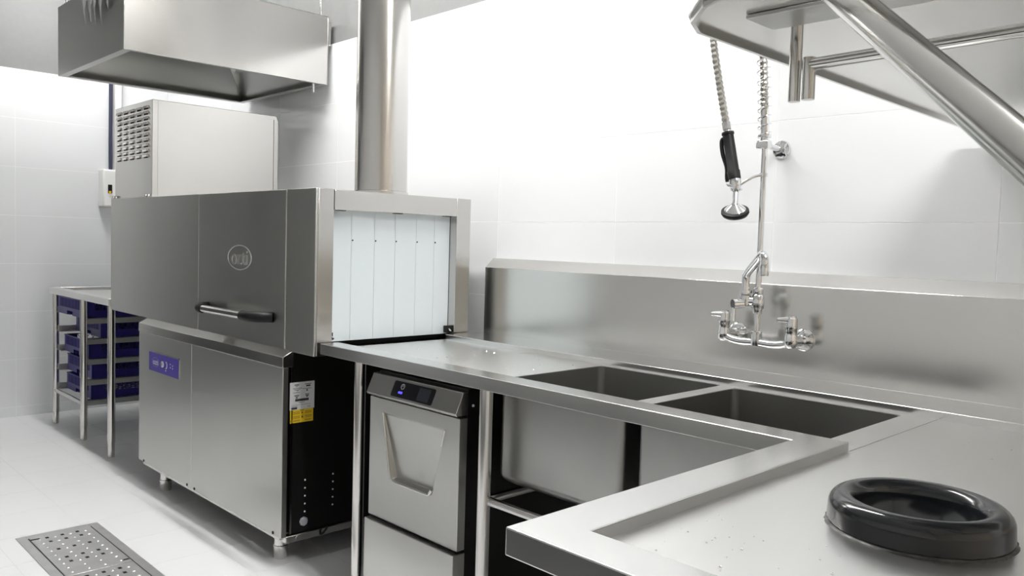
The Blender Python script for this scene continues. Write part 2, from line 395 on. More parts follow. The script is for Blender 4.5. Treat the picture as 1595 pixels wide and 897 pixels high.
# control panel
cp = G().box(-3.837,-3.499, LY0-0.0025, LY0+0.001, 0.556, 0.644).build('control_panel', PANELBLUE, D, 0.001)
cp['label'] = 'blue control panel'
fr = G()
for (a,b,c,d) in ((-3.841,-3.495,0.642,0.647),(-3.499,-3.495,0.553,0.647)): fr.box(a,b,LY0-0.003,LY0,c,d)
fr.build('panel_frame', SHINY, cp)
text_obj('panel_lettering', 'ozti', PRINTW, cp, (-3.757, LY0-0.0026, 0.600), (1,0,0), (0,0,1), 0.060, 0.024, 0.0005)
el = [(-3.757+0.040*math.cos(a), LY0-0.0026, 0.600+0.021*math.sin(a)) for a in [2*math.pi*k/40 for k in range(41)]]
G().tube(el, 0.0007, 6, cap=False).build('panel_emblem', PRINTG, cp)
G().cyl((-3.675,LY0-0.002,0.600),(-3.675,LY0-0.006,0.600),0.014,n=20).build('push_button', PRINTW, cp)
G().cyl((-3.679,LY0-0.006,0.600),(-3.679,LY0-0.007,0.600),0.009,n=20).build('push_button_cap', PRINTG, cp)
cr = [(-3.640+0.014*math.cos(a), LY0-0.003, 0.600+0.015*math.sin(a)) for a in [math.radians(-80+160*k/16) for k in range(17)]]
G().tube(cr, 0.0024, 6).build('dial_mark', PRINTW, cp)
pm_ = G()
for (px,pz) in ((-3.590,0.610),(-3.590,0.596),(-3.565,0.606),(-3.565,0.594),(-3.640,0.576)): pm_.box(px-0.004,px+0.004,LY0-0.0032,LY0-0.002,pz-0.0025,pz+0.0025)
pm_.build('indicator_marks', PRINTW, cp)
# labels on the black side
sx = LX1-0.002
lw = G().box(sx, sx+0.0012, -0.833,-0.735, 0.567, 0.666).build('rating_label', LABELW, D); lw['label'] = 'white rating label with small print'
def print_rows(name, rows, m, par, xs):
    g = G()
    for (y0,y1,z0,z1) in rows: g.box(xs, xs+0.0005, y0,y1,z0,z1)
    return g.build(name, m, par, smooth=False)
rr = [(-0.815,-0.797,0.655,0.658),(-0.811,-0.803,0.650,0.652),(-0.774,-0.748,0.656,0.658),(-0.769,-0.752,0.648,0.653),
      (-0.822,-0.784,0.643,0.6445),(-0.816,-0.793,0.638,0.6395),(-0.782,-0.748,0.640,0.6415),(-0.806,-0.800,0.634,0.636),(-0.768,-0.762,0.632,0.637),
      (-0.820,-0.795,0.628,0.6295),(-0.816,-0.796,0.6175,0.620),(-0.813,-0.799,0.614,0.616),(-0.810,-0.802,0.608,0.612),(-0.773,-0.756,0.619,0.6215),(-0.770,-0.758,0.613,0.617),(-0.767,-0.762,0.609,0.612),
      (-0.812,-0.758,0.597,0.606),(-0.798,-0.774,0.592,0.5935),(-0.826,-0.750,0.584,0.5848),(-0.826,-0.802,0.579,0.580),(-0.827,-0.804,0.569,0.5765)]
print_rows('label_print', rr, PRINTK, lw, sx+0.0011)
text_obj('label_mark', 'CE', PRINTK, lw, (sx+0.0012, -0.757, 0.575), (0,1,0), (0,0,1), 0.011, 0.005, 0.0004)
ly = G().box(sx, sx+0.001, -0.831,-0.739, 0.520, 0.5665).build('warning_label', LABELY, D); ly['label'] = 'yellow warning label'
rr = [(-0.793,-0.777,0.5625,0.565)]
for z in (0.558,0.5545,0.551,0.543,0.5395,0.536,0.5285,0.525):
    rr += [(-0.819,-0.792,z,z+0.0016),(-0.772,-0.745,z,z+0.0016)]
rr += [(-0.786,-0.780,0.552,0.558),(-0.787,-0.779,0.536,0.543),(-0.829,-0.822,0.524,0.530)]
print_rows('label_print', rr, LABELB, ly, sx+0.0009)
for (yy, z0) in ((-0.767,0.306),(-0.651,0.308)):
    for k in range(5):
        G().cyl((sx-0.001,yy,z0-0.029*k),(sx+0.0015,yy,z0-0.029*k),0.0035,n=8).build('white_dot', PRINTW, D)  # small white dots in two columns on the black side
G().lathe([(0.0,0.009),(0.013,0.009),(0.017,0.006),(0.017,0.0)], (sx-0.001,-0.771,0.155), (1,0,0), 8).build('cap_plug', mat('grey_cap',(0.32,0.33,0.37),0.45), D)

# ------------------------------------------------------------------ exhaust duct
t = thing('exhaust_duct', 'round shiny steel exhaust duct rising from the dishwasher top', 'duct', (-2.59,-0.473,MZ1))
pts = [(-2.59,-0.473,MZ1+0.001+ (ZC-MZ1-0.002)*k/24) for k in range(25)]
G().tube(pts, 0.098, 40).build('duct_pipe', DUCT, t)
G().lathe([(0.098,0.0),(0.104,0.001),(0.104,0.010),(0.098,0.012)], (-2.59,-0.473,MZ1+0.0005), n=40, closed=True).build('duct_collar', SHINY, t)
fg = G()
for k in range(4):
    x0 = -2.655+0.03*k; z0 = 2.36-0.02*(k%2)
    a = math.radians(-118+16*k); b = math.radians(-108+16*k)
    P = lambda an, z, r=0.1005: (-2.59+r*math.cos(an), -0.473+r*math.sin(an), z)
    fg = G(); fg.add([P(a,z0),P(b,z0-0.01,0.106),P((a+b)/2,z0-0.07-0.03*(k%3))],[(0,1,2)]).build('film_scrap', FILM, t, solid=0.0005)

# ------------------------------------------------------------------ exhaust hood
HX0,HX1,HY0,HY1,HZ0,HZ1 = -4.63,-3.70,-1.026,-0.036,1.960,2.299
H = thing('exhaust_hood', 'stainless steel box exhaust hood hanging above the conveyor dishwasher', 'hood', ((HX0+HX1)/2,(HY0+HY1)/2,HZ0))
T_ = 0.003
G().box(HX0,HX1,HY0,HY0+T_,HZ0,HZ1).build('front_side', STEEL_V, H, 0.001)
G().box(HX0,HX1,HY1-T_,HY1,HZ0,HZ1).build('back_side', STEEL_V, H, 0.001)
G().box(HX0,HX0+T_,HY0+T_,HY1-T_,HZ0,HZ1).build('far_side', STEEL_V, H, 0.001)
G().box(HX1-T_,HX1,HY0+T_,HY1-T_,HZ0,HZ1).build('near_side', STEEL, H, 0.001)
G().box(HX0,HX1,HY0,HY1,HZ1,HZ1+T_).build('top_sheet', STEEL_V, H)
lip = 0.035
G().box(HX0+T_,HX1-T_,HY0+T_,HY0+lip,HZ0,HZ0+0.003).build('bottom_lip', STEEL_R, H)
G().box(HX0+T_,HX1-T_,HY1-lip,HY1-T_,HZ0,HZ0+0.003).build('bottom_lip', STEEL_R, H)
G().box(HX0+T_,HX0+lip,HY0+lip,HY1-lip,HZ0,HZ0+0.003).build('bottom_lip', STEEL_R, H)
G().box(HX1-0.022,HX1-T_,HY0+lip,HY1-lip,HZ0,HZ0+0.003).build('bottom_lip', STEEL_R, H)
# sloping inner panels up to the duct opening
ax0,ax1,ay0,ay1,az = -4.30,-3.98,-0.66,-0.36,HZ1-0.02
b0 = [(HX0+T_,HY0+T_,HZ0+0.012),(HX1-T_,HY0+T_,HZ0+0.012),(HX1-T_,HY1-T_,HZ0+0.012),(HX0+T_,HY1-T_,HZ0+0.012)]
a0 = [(ax0,ay0,az),(ax1,ay0,az),(ax1,ay1,az),(ax0,ay1,az)]
for k in range(4):
    n = (k+1)%4
    G().add([b0[k],b0[n],a0[n],a0[k]],[(0,1,2,3)]).build('inner_panel', STEEL_V, H, smooth=False)
G().box(ax0,ax1,ay0,ay1,HZ1-0.012,HZ1-0.001).build('duct_mouth', VOID, H)
G().cyl((HX1-0.03,-0.10,HZ0-0.045),(HX1-0.03,-0.10,HZ0+0.002),0.007,n=12).build('drain_nipple', SHINY, H)
for (px,py) in ((HX0+0.02,HY0+0.035),(HX1-0.06,HY0+0.06),(HX0+0.05,HY1-0.06),(HX1-0.04,HY1-0.02)):
    G().cyl((px,py,HZ1),(px,py,ZC),0.006,n=10).build('hanger_rod', SHINY, H)
G().box(HX1-0.055,HX1-0.010,HY1-0.002,HY1+0.022,HZ1-0.14,HZ1-0.02).build('wall_bracket', SHINY, H)
fl = G(); rnd = random.Random(3)
for k in range(5):
    x = -4.22+0.075*k; w_ = 0.07+0.04*rnd.random(); zt = HZ1-0.005; L = 0.10+0.09*rnd.random()
    fl = G(); fl.add([(x,HY0-0.003,zt),(x+w_*0.5,HY0-0.02-0.015*rnd.random(),zt-0.01),(x+w_,HY0-0.004,zt),(x+w_*0.8,HY0-0.018,zt-L*0.6),(x+w_*0.45,HY0-0.006,zt-L),(x+w_*0.2,HY0-0.014,zt-L*0.5)],
           [(0,1,5),(1,2,3),(1,3,5),(5,3,4)]).build('film_scrap', FILM, H, solid=0.0006)

# ------------------------------------------------------------------ exit table with rack slides, racks
T = thing('rack_table', 'steel exit table with rack slides standing against the far wall', 'table', (-5.0,-0.48,0.0))
tx0,tx1,ty0,ty1,tz = -5.54,-4.482,-0.832,-0.13,0.835
tt = G().box(tx0+0.03,tx1,ty0+0.06,ty1-0.03,tz-0.022,tz-0.018).build('table_deck', STEEL_D, T)
G().box(tx0,tx1,ty0,ty0+0.060,tz-0.036,tz).build('front_rim', STEEL_D, T, 0.002)
G().box(tx0,tx0+0.03,ty0+0.06,ty1,tz-0.036,tz).build('side_rim', STEEL_D, T, 0.002)
G().box(tx0+0.03,tx1,ty1-0.03,ty1,tz-0.036,tz).build('back_rim', STEEL_D, T, 0.002)
leg0 = None
for (px,py) in ((-5.535+0.025,-0.80),(-4.965,-0.805),(-4.50,-0.81),(-5.51,-0.16),(-4.965,-0.16),(-4.50,-0.16)):
    lg = G().cyl((px,py,0.075),(px,py,tz-0.02),0.019,n=20).build('leg', SHINY, T)
    G().lathe([(0.014,0.0),(0.017,0.003),(0.017,0.06),(0.0155,0.078)],(px,py,0.0),n=16).build('foot', SHINY, lg)
G().cyl((-5.51,-0.80,0.205),(-4.965,-0.805,0.205),0.0125,n=14).build('rail', SHINY, T)
G().cyl((-5.51,-0.16,0.205),(-4.50,-0.16,0.205),0.0125,n=14).build('rail', SHINY, T)
rz = [0.690,0.573,0.456,0.338,0.222]
ry = [-0.800,-0.700,-0.765,-0.748,-0.752]
for z in rz:
    for (xa, xb) in ((-5.488,-5.44),(-5.032,-4.986)):
        left = xa < -5.2
        g = G().box(xa,xb,-0.79,-0.15,z-0.005,z-0.002)
        if left: g.box(xa,xa+0.003,-0.79,-0.15,z-0.002,z+0.03)
        else: g.box(xb-0.003,xb,-0.79,-0.15,z-0.034,z-0.002)
        g.build('rack_slide', STEEL_R, T)
# one dish rack, copied
def make_rack(label):
    R = thing('dish_rack', label, 'dish rack', (0,0,0), 'blue dish racks on the slides')
    W = 0.446; Dp = 0.50; hh = 0.100; hb_ = 0.042; w2 = W/2
    g = G()
    # lower band: sides, back solid; front with a hand notch
    g.box(w2-0.004,w2,0,Dp,0,hb_); g.box(-w2,-w2+0.004,0,Dp,0,hb_); g.box(-w2,w2,Dp-0.004,Dp,0,hb_)
    g.box(-w2,-0.05,0,0.004,0,hb_); g.box(0.05,w2,0,0.004,0,hb_); g.box(-0.05,0.05,0,0.004,0.024,hb_)
    g.box(-0.055,-0.05,0,0.03,0,0.028); g.box(0.05,0.055,0,0.03,0,0.028); g.box(-0.055,0.055,0.03,0.033,0,0.028)
    g.build('lower_band', BLUE, R, smooth=False)
    for s in (-1,1):
        for e in (0,1):
            y0 = 0.0 if e == 0 else Dp; t = 1 if e == 0 else -1
            G().prism([(s*w2,y0),(s*w2,y0+t*0.07),(s*(w2-0.004),y0+t*0.07),(s*(w2-0.004),y0+t*0.004),(s*(w2-0.03),y0+t*0.004),(s*(w2-0.03),y0)],'z',hb_,hh).build('corner_post', BLUE, R, smooth=False)
    for yw in (0.0, Dp-0.006):
        g = G()
        for k in range(26):
            x = -w2+0.035+k*(W-0.07)/25
            g.box(x-0.0025,x+0.0025,yw,yw+0.006,hb_,hh-0.004)
        g.box(-w2+0.03,w2-0.03,yw+0.002,yw+0.004,hb_,hh-0.004)
        g.build('rib_wall', BLUE, R, smooth=False)
    step = 0.036
    for s in (-1,1):
        g = G(); y = 0.07
        while y < Dp-0.075:
            xx = s*(w2-0.003)
            g.bar((xx,y,hb_),(xx,min(y+step,Dp-0.07),hh-0.003),0.003,0.0035,(1,0,0)); g.bar((xx,min(y+step,Dp-0.07),hb_),(xx,y,hh-0.003),0.003,0.0035,(1,0,0)); y += step
        g.build('lattice_wall', BLUE, R, smooth=False)
    g = G()
    g.box(-w2-0.002,w2+0.002,-0.002,0.006,hh-0.005,hh); g.box(-w2-0.002,w2+0.002,Dp-0.006,Dp+0.002,hh-0.005,hh)
    g.box(-w2-0.002,-w2+0.006,0.006,Dp-0.006,hh-0.005,hh); g.box(w2-0.006,w2+0.002,0.006,Dp-0.006,hh-0.005,hh)
    g.build('rim', BLUE, R, smooth=False)
    g = G()
    for k in range(8):
        x = -w2+0.03+k*(W-0.06)/7; g.box(x-0.002,x+0.002,0.006,Dp-0.006,0.0,0.008)
        y = 0.03+k*(Dp-0.06)/7; g.box(-w2+0.006,w2-0.006,y-0.002,y+0.002,0.0,0.007)
    for i in range(6):
        for j in range(6):
            x = -w2+0.06+i*(W-0.12)/5; y = 0.06+j*(Dp-0.12)/5; g.box(x-0.003,x+0.003,y-0.003,y+0.003,0.008,0.075)
    g.build('grid_bottom', BLUE, R, smooth=False)
    return R
def copy_thing(o, parent=None):
    c = o.copy(); COL.objects.link(c); c.parent = parent
    for ch in o.children: copy_thing(ch, c)
    return c
rlbl = ['topmost blue dish rack on the slides, sticking out furthest', 'second blue dish rack from the top, pushed in furthest',
        'third blue dish rack from the top of the slides', 'fourth blue dish rack from the top of the slides',
        'lowest blue dish rack, just above the bottom rail']
rk0 = make_rack(rlbl[0])
for k in range(5):
    o = rk0 if k == 0 else copy_thing(rk0)
    o.location = (-5.237, ry[k], rz[k]-0.002); o['label'] = rlbl[k]

# ------------------------------------------------------------------ L-shaped dish counter
ZT, ZD = 0.8226, 0.8036
CX0, CXR = -2.447, 0.75
C = thing('dish_counter', 'L-shaped stainless steel counter with two sink bowls and tall backsplash', 'counter', (-1.2,-0.5,0.0))
LXE, LYF = -0.735, -1.570
APB = 0.785
# raised outer rim as one bent sheet: three straight runs
G().prism([(CX0,-0.81),(LXE,-0.81),(LXE,LYF),(CXR,LYF),(CXR,LYF+0.074),(-0.655,LYF+0.074),(-0.655,-0.738),(CX0,-0.738)], 'z', APB, ZT).build('raised_rim', STEEL_RIM, C, 0.0022, segs=3)
s1 = (-1.649,-1.217,-0.715,-0.276); s2 = (-1.170,-0.727,-0.715,-0.284)
RC, RR = (-0.402,-1.098), 0.100
N = 48
outer = [(CX0,-0.738),(-0.655,-0.738),(-0.655,LYF+0.074),(CXR,LYF+0.074),(CXR,-0.256),(CX0,-0.256)]
loops = [outer] + [[(h[0],h[2]),(h[1],h[2]),(h[1],h[3]),(h[0],h[3])] for h in (s1,s2)]
loops.append([(RC[0]+RR*math.cos(2*math.pi*k/N), RC[1]+RR*math.sin(2*math.pi*k/N)) for k in range(N)])
bmd = bmesh.new(); eds = []
for lp in loops:
    vv = [bmd.verts.new((x,y,ZD)) for x,y in lp]
    eds += [bmd.edges.new((vv[i],vv[(i+1)%len(vv)])) for i in range(len(vv))]
bmesh.ops.triangle_fill(bmd, use_beauty=True, use_dissolve=False, edges=eds, normal=(0,0,1))
bmd.verts.ensure_lookup_table(); bmd.verts.index_update()
deck = G().add([v.co[:] for v in bmd.verts], [tuple(v.index for v in f.verts) for f in bmd.faces]); bmd.free()
deck.build('worktop', STEEL_D, C, smooth=False, solid=0.0015)
G().box(CX0,CXR,-0.256,-0.0545,APB,ZT).build('back_ledge', STEEL_RIM, C, 0.002)
G().prism([(-0.0545,APB),(-0.0545,1.0836),(-0.0130,1.1205),(-0.0015,1.1205),(-0.0015,APB)], 'x', -2.450, CXR).build('backsplash', STEEL_L, C, 0.0012)
G().box(-0.6555,-0.6535,-0.735,-0.26,ZD-0.0005,ZD+0.0006).build('weld_seam', STEEL, C)
for sb in (s1,s2):
    zb = 0.512
    loops = [(rrect(sb[0]-0.004,sb[1]+0.004,sb[2]-0.004,sb[3]+0.004,0.002),ZD-0.0018),(rrect(*sb,0.020),ZD-0.0018)]
    for k in range(0,6):
        a = math.radians(90*k/5); ins = 0.028*(1-math.cos(a)); loops.append((rrect(sb[0]+ins,sb[1]-ins,sb[2]+ins,sb[3]-ins,0.020+ins*0.4),zb+0.028*(1-math.sin(a))))
    g = G(); n = len(loops[0][0]); vs = []
    for (lp,z) in loops: vs += [(x,y,z) for x,y in lp]
    fs = [(i*n+k,i*n+(k+1)%n,(i+1)*n+(k+1)%n,(i+1)*n+k) for i in range(len(loops)-1) for k in range(n)] + [tuple((len(loops)-1)*n+k for k in range(n))]
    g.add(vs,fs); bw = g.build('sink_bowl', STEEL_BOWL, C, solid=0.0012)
    cx,cy = (sb[0]+sb[1])/2,(sb[2]+sb[3])/2
    G().lathe([(0.0,0.0005),(0.03,0.001),(0.045,0.004),(0.048,0.002)],(cx,cy,zb),n=24).build('drain', SHINY, bw)
    G().cyl((cx,cy,zb-0.004),(cx,cy,zb-0.10),0.025,n=16).build('drain_tail', WHITEP, bw)
for (px,py) in ((-2.258,-0.772),(-1.643,-0.772),(-0.62,-1.46),(0.60,-1.46),(-2.258,-0.10),(-1.643,-0.10),(-0.62,-0.10),(0.60,-0.10)):
    lg = G().cyl((px,py,0.07),(px,py,ZD-0.003),0.019,n=20).build('leg', SHINY, C)
    G().lathe([(0.014,0.0),(0.017,0.003),(0.017,0.06),(0.0155,0.073)],(px,py,0.0),n=16).build('foot', SHINY, lg)
for (a,b) in (((-1.643,-0.765,0.470),(-0.62,-0.765,0.470)),((-0.62,-1.46,0.47),(-0.62,-0.10,0.47)),((-1.643,-0.10,0.47),(0.60,-0.10,0.47)),((-1.643,-0.772,0.47),(-1.643,-0.10,0.47))):
    G().cyl(a,b,0.0125,n=16).build('rail', SHINY, C)

# ------------------------------------------------------------------ rubber waste ring
Wt = thing('waste_ring', 'black rubber scrap ring set into the steel counter', 'waste ring', (RC[0],RC[1],ZD))
Ro, Ri, hh = 0.117, 0.079, 0.044
prof = [(Ri+0.004,-0.03),(Ri,-0.02),(Ri,0.020)]
for k in range(0,13):
    a = math.pi - math.pi*k/12; prof.append(((Ro+Ri)/2+(Ro-Ri)/2*math.cos(a), 0.024+0.020*math.sin(a)))
prof += [(Ro+0.001,0.006),(Ro,0.002),(Ri+0.02,0.0015),(Ri+0.012,-0.03)]
G().lathe(prof,(RC[0],RC[1],ZD),n=64,closed=True).build('ring', RUBBER, Wt, angle=60)
sl = G(); rn = random.Random(5); nn = 120; vs=[]; fs=[]
for k in range(nn):
    a = 2*math.pi*k/nn; j_ = 0.0022*rn.random(); vs += [(RC[0]+(Ro-0.002)*math.cos(a),RC[1]+(Ro-0.002)*math.sin(a),ZD+0.0028),(RC[0]+(Ro+0.0015+j_)*math.cos(a),RC[1]+(Ro+0.0015+j_)*math.sin(a),ZD+0.0018),(RC[0]+(Ro+0.003+j_)*math.cos(a),RC[1]+(Ro+0.003+j_)*math.sin(a),ZD+0.0002)]
for k in range(nn):
    b = (k+1)%nn
    for i in (0,1): fs.append((k*3+i,b*3+i,b*3+i+1,k*3+i+1))
sl.add(vs,fs).build('sealant_bead', SEAL, Wt)

# water droplets and crumbs left on the counter
dg = G(); rw = random.Random(11)
def speck(x, y, r): dg.lathe([(r,0.0),(r*0.8,r*0.4),(0.0,r*0.6)], (x,y,ZD+0.0002), n=6)
for k in range(20): speck(-0.615+0.16*rw.random()**1.5, -1.46+0.20*rw.random(), 0.0008+0.0012*rw.random())
for k in range(16): speck(-0.60+0.9*rw.random(), -1.46+0.22*rw.random()**0.7, 0.0010+0.0014*rw.random())
for k in range(22): speck(-0.55+0.5*rw.random(), -0.98+0.55*rw.random(), 0.0010+0.0015*rw.random())
for k in range(26): speck(-2.40+0.70*rw.random(), -0.70+0.40*rw.random(), 0.0012+0.0018*rw.random())
dr_ = tag(dg.build('water_droplets', mat('droplet',(0.95,0.95,0.95),0.05,1.0), None), 'tiny pale droplets and crumbs scattered over the steel worktop', 'droplets')
dr_['kind'] = 'stuff'

# ------------------------------------------------------------------ under-counter glasswasher
Wm = thing('glasswasher', 'under-counter glasswasher with black display and recessed door grip below the counter', 'glasswasher', (-1.957,-0.5,0.0))
wx0,wx1 = -2.177,-1.736
G().box(wx0+0.004,wx1-0.004,-0.755,-0.22,0.03,0.765).build('body', BLACKPANEL, Wm, 0.003)
fsc = G().prism([(-0.775,0.757),(-0.802,0.697),(-0.797,0.690),(-0.757,0.690),(-0.757,0.757)],'x',wx0,wx1).build('control_fascia', STEEL, Wm, 0.0015)
dr = G(); dr.box(wx0,wx1,-0.786,-0.757,0.300,0.683)
# door with a pressed trapezoid grip: ridges on three sides, sunk panel
dd = G(); yd = -0.786
o4 = [(wx0,0.300),(wx1,0.300),(wx1,0.683),(wx0,0.683)]
i4 = [(-2.055,0.436),(-1.856,0.436),(-1.799,0.640),(-2.105,0.640)]
j4 = [(-2.051,0.442),(-1.860,0.442),(-1.804,0.636),(-2.100,0.636)]
vs = [(x,yd,z) for x,z in o4] + [(x,yd,z) for x,z in i4] + [(j4[0][0],yd+0.020,j4[0][1]),(j4[1][0],yd+0.020,j4[1][1]),(j4[2][0],yd+0.004,j4[2][1]),(j4[3][0],yd+0.004,j4[3][1])] + [(x,-0.757,z) for x,z in o4]
fs = [(k,(k+1)%4,4+(k+1)%4,4+k) for k in range(4)] + [(4+k,4+(k+1)%4,8+(k+1)%4,8+k) for k in range(4)] + [(8,9,10,11)] + [(k,12+k,12+(k+1)%4,(k+1)%4) for k in range(4)] + [(15,14,13,12)]
door2 = dd.add(vs,fs).build('door', STEEL_V, Wm, 0.0015, smooth=False)
gr = spline([(-2.105,yd-0.001,0.640),(-2.080,yd-0.003,0.54),(-2.062,yd-0.003,0.455),(-2.050,yd-0.003,0.4375),(-2.03,yd-0.003,0.434),(-1.95,yd-0.003,0.434),(-1.885,yd-0.003,0.434),(-1.865,yd-0.003,0.4365),(-1.854,yd-0.003,0.452)],6)
G().tube(gr,0.0048,10).build('grip_bead', SHINY, door2)
G().tube([(-1.799,yd-0.002,0.640),(-1.812,yd-0.002,0.590)],0.003,8).build('grip_bead', SHINY, door2)
kick = G().box(wx0+0.002,wx1+0.002,-0.802,-0.757,0.05,0.292).build('kick_panel', STEEL_V, Wm, 0.002)
G().box(wx0,wx1-0.01,-0.78,-0.757,0.292,0.3005).build('door_gap', VOID, Wm)
for (px,py) in ((wx0+0.04,-0.72),(wx1-0.04,-0.72),(wx0+0.04,-0.27),(wx1-0.04,-0.27)):
    G().lathe([(0.022,0.0),(0.024,0.004),(0.018,0.03)],(px,py,0.0),n=16).build('foot', BLACK, Wm)
# display lies on the tilted fascia
fa = Vector((0,-0.775,0.757)); fb = Vector((0,-0.802,0.697)); dn = (fa-fb).normalized(); nrm = Vector((0,-dn.z,dn.y)).normalized()
def FP(x,t,off): p = fb + dn*t; return Vector((x,p.y,p.z)) + nrm*off
def fascia_plate(name, x0,x1,t0,t1,r,off,m,par,th=0.0012):
    g = G(); lp = rrect(x0,x1,t0,t1,r,4); n = len(lp)
    vs = [FP(x,t,off) for x,t in lp] + [FP(x,t,off+th) for x,t in lp]
    g.add(vs,[tuple(range(n)),tuple(range(2*n-1,n-1,-1))]+[(i,i+n,(i+1)%n+n,(i+1)%n) for i in range(n)])
    return g.build(name,m,par,smooth=False)
dp = fascia_plate('display', -2.052,-1.852,0.007,0.057,0.006,0.0,GLASSK,fsc)
fascia_plate('screen', -1.925,-1.870,0.012,0.052,0.002,0.0012,SCREEN,fsc,0.0004)
pr = [FP(-2.005+0.008*math.cos(a),0.042+0.008*math.sin(a),0.0014) for a in [2*math.pi*k/24 for k in range(25)]]
G().tube(pr,0.0008,6,cap=False).build('power_icon', PRINTW, fsc)
G().tube([FP(-2.005,0.042,0.0014),FP(-2.005,0.047,0.0014)],0.0008,6).build('power_icon_stem', PRINTW, fsc)
fascia_plate('blue_light', -2.018,-1.998,0.019,0.026,0.001,0.0012,LEDB,fsc,0.0004)
G().cyl((wx1-0.005,-0.735,0.715),(wx1-0.001,-0.735,0.715),0.004,n=10).build('side_rivet', PRINTW, Wm)

# ------------------------------------------------------------------ pre-rinse faucet
F = thing('prerinse_faucet', 'chrome pre-rinse faucet with spring riser mounted on the backsplash', 'faucet', (-1.195,-0.06,0.93))
fy = -0.133; xl, xr, xm = -1.301, -1.089, -1.195
for x in (xl,xr):
    fl_ = G().lathe([(0.0,0.020),(0.018,0.018),(0.031,0.008),(0.033,0.0)],(x,-0.0545,0.930),(0,-1,0),28).build('wall_flange', CHROME, F)
    G().tube([(x,-0.065,0.930),(x,fy+0.01,0.930)],0.0165,20).build('inlet_arm', CHROME, F)
    G().lathe([(0.0,-0.018),(0.012,-0.017),(0.018,-0.008),(0.0185,0.008),(0.0165,0.016),(0.0165,0.034),(0.018,0.036),(0.018,0.044)],(x,fy,0.930),n=24).build('valve_body', CHROME, F)
    hd_ = G().lathe([(0.0165,0.0),(0.0165,0.020),(0.0125,0.024),(0.0125,0.028),(0.0,0.029)],(x,fy,0.975),n=20).build('handle_hub', CHROME, F)
    sg = -1
    G().tube([(x,fy-0.004,0.990),(x+sg*0.018,fy-0.016,0.991),(x+sg*0.030,fy-0.026,0.990)],[0.0115,0.008,0.0065],14).build('lever', CHROME, hd_)
G().tube(spline([(xl,fy,0.930),(xl+0.025,fy,0.920),(xl+0.06,fy,0.916),(xm,fy,0.918),(xr-0.06,fy,0.916),(xr-0.025,fy,0.920),(xr,fy,0.930)],6),0.0115,16).build('mixer_bridge', CHROME, F)
G().lathe([(0.0,-0.02),(0.015,-0.016),(0.016,0.0),(0.016,0.024),(0.014,0.026)],(xm,fy,0.925),n=24).build('bridge_tee', CHROME, F)
G().cyl((xm,fy,0.948),(xm,fy,1.51),0.0085,n=20).build('riser_pipe', CHROME, F)
G().lathe([(0.011,0.0),(0.013,0.002),(0.013,0.012),(0.0175,0.018),(0.0185,0.035),(0.0165,0.052),(0.013,0.056),(0.014,0.060),(0.014,0.072),(0.010,0.076)],(xm,fy,1.000),n=24).build('control_valve', CHROME, F)
G().tube([(xm,fy,1.036),(xm-0.026,fy-0.010,1.036)],0.014,18).build('valve_branch', CHROME, F)
cx_,cy_ = xm-0.033, fy-0.013
G().lathe([(0.0,0.0),(0.016,0.0),(0.017,0.005),(0.017,0.030),(0.012,0.033),(0.012,0.036),(0.019,0.037),(0.019,0.045),(0.0,0.046)],(cx_,cy_,1.022),n=20).build('spout_socket', CHROME, F)
kn = G().tube([(cx_-0.004,cy_-0.008,1.028),(cx_-0.020,cy_-0.034,1.026)],0.014,20).build('valve_knob', CHROME, F)
G().tube([(cx_-0.018,cy_-0.030,1.016),(cx_-0.019,cy_-0.032,0.978)],[0.006,0.008],12).build('lever', CHROME, kn)
G().tube(spline([(cx_,cy_,1.060),(cx_,cy_,1.100),(cx_+0.008,cy_-0.006,1.118),(cx_+0.055,cy_-0.034,1.158),(cx_+0.070,cy_-0.046,1.171),(cx_+0.082,cy_-0.054,1.170),(cx_+0.088,cy_-0.058,1.158),(cx_+0.088,cy_-0.058,1.140)],6),[0.0115]*43,16).build('spout', CHROME, F)
G().lathe([(0.0,0.0),(0.0125,0.001),(0.013,0.004),(0.013,0.030),(0.0115,0.034)],(cx_+0.088,cy_-0.058,1.112),n=20).build('spout_nozzle', CHROME, F)
# wall bracket
br = G().lathe([(0.0,0.013),(0.010,0.012),(0.026,0.006),(0.0285,0.0)],(xm-0.017,-0.0005,1.484),(0,-1,0),28).build('bracket_flange', CHROME, F)
G().tube([(xm-0.017,-0.010,1.484),(xm-0.013,-0.05,1.484),(xm-0.004,fy+0.012,1.484)],[0.012,0.0085,0.0075],14).build('bracket_arm', CHROME, F)
G().tube([(xm-0.017,-0.018,1.484),(xm-0.016,-0.028,1.484)],0.0145,8).build('bracket_nut', CHROME, F)
G().box(xm-0.022,xm+0.016,fy-0.014,fy+0.014,1.472,1.496).build('bracket_clamp', CHROME, F, 0.004)
# spring with hose inside, bending over and down to the spray valve
core = spline([(xm-0.002,fy,1.505),(xm-0.008,fy,1.62),(xm-0.018,fy,1.75),(xm-0.032,fy-0.004,1.88),(xm-0.065,fy-0.01,1.985),(xm-0.115,fy-0.018,2.03),(xm-0.162,fy-0.026,1.99),(xm-0.172,fy-0.032,1.90),(xm-0.160,fy-0.038,1.80),(xm-0.128,fy-0.044,1.66),(xm-0.094,fy-0.050,1.530)],10)
fine = spline(core[::4]+[core[-1]],14)
G().tube(fine,[0.0112 if (i % 4) in (1,2) else 0.0094 for i in range(len(fine))],12).build('hose', HOSE, F, angle=25)
G().cyl((xm-0.001,fy,1.495),(xm-0.005,fy,1.585),0.0125,n=18).build('spring_sleeve', CHROME, F)
G().lathe([(0.014,0.0),(0.018,0.002),(0.018,0.010),(0.014,0.012)],(xm-0.001,fy,1.503),n=20).build('spring_seat', CHROME, F)
sp = []; turns = 30; cs = core[:66]; M_ = turns*14
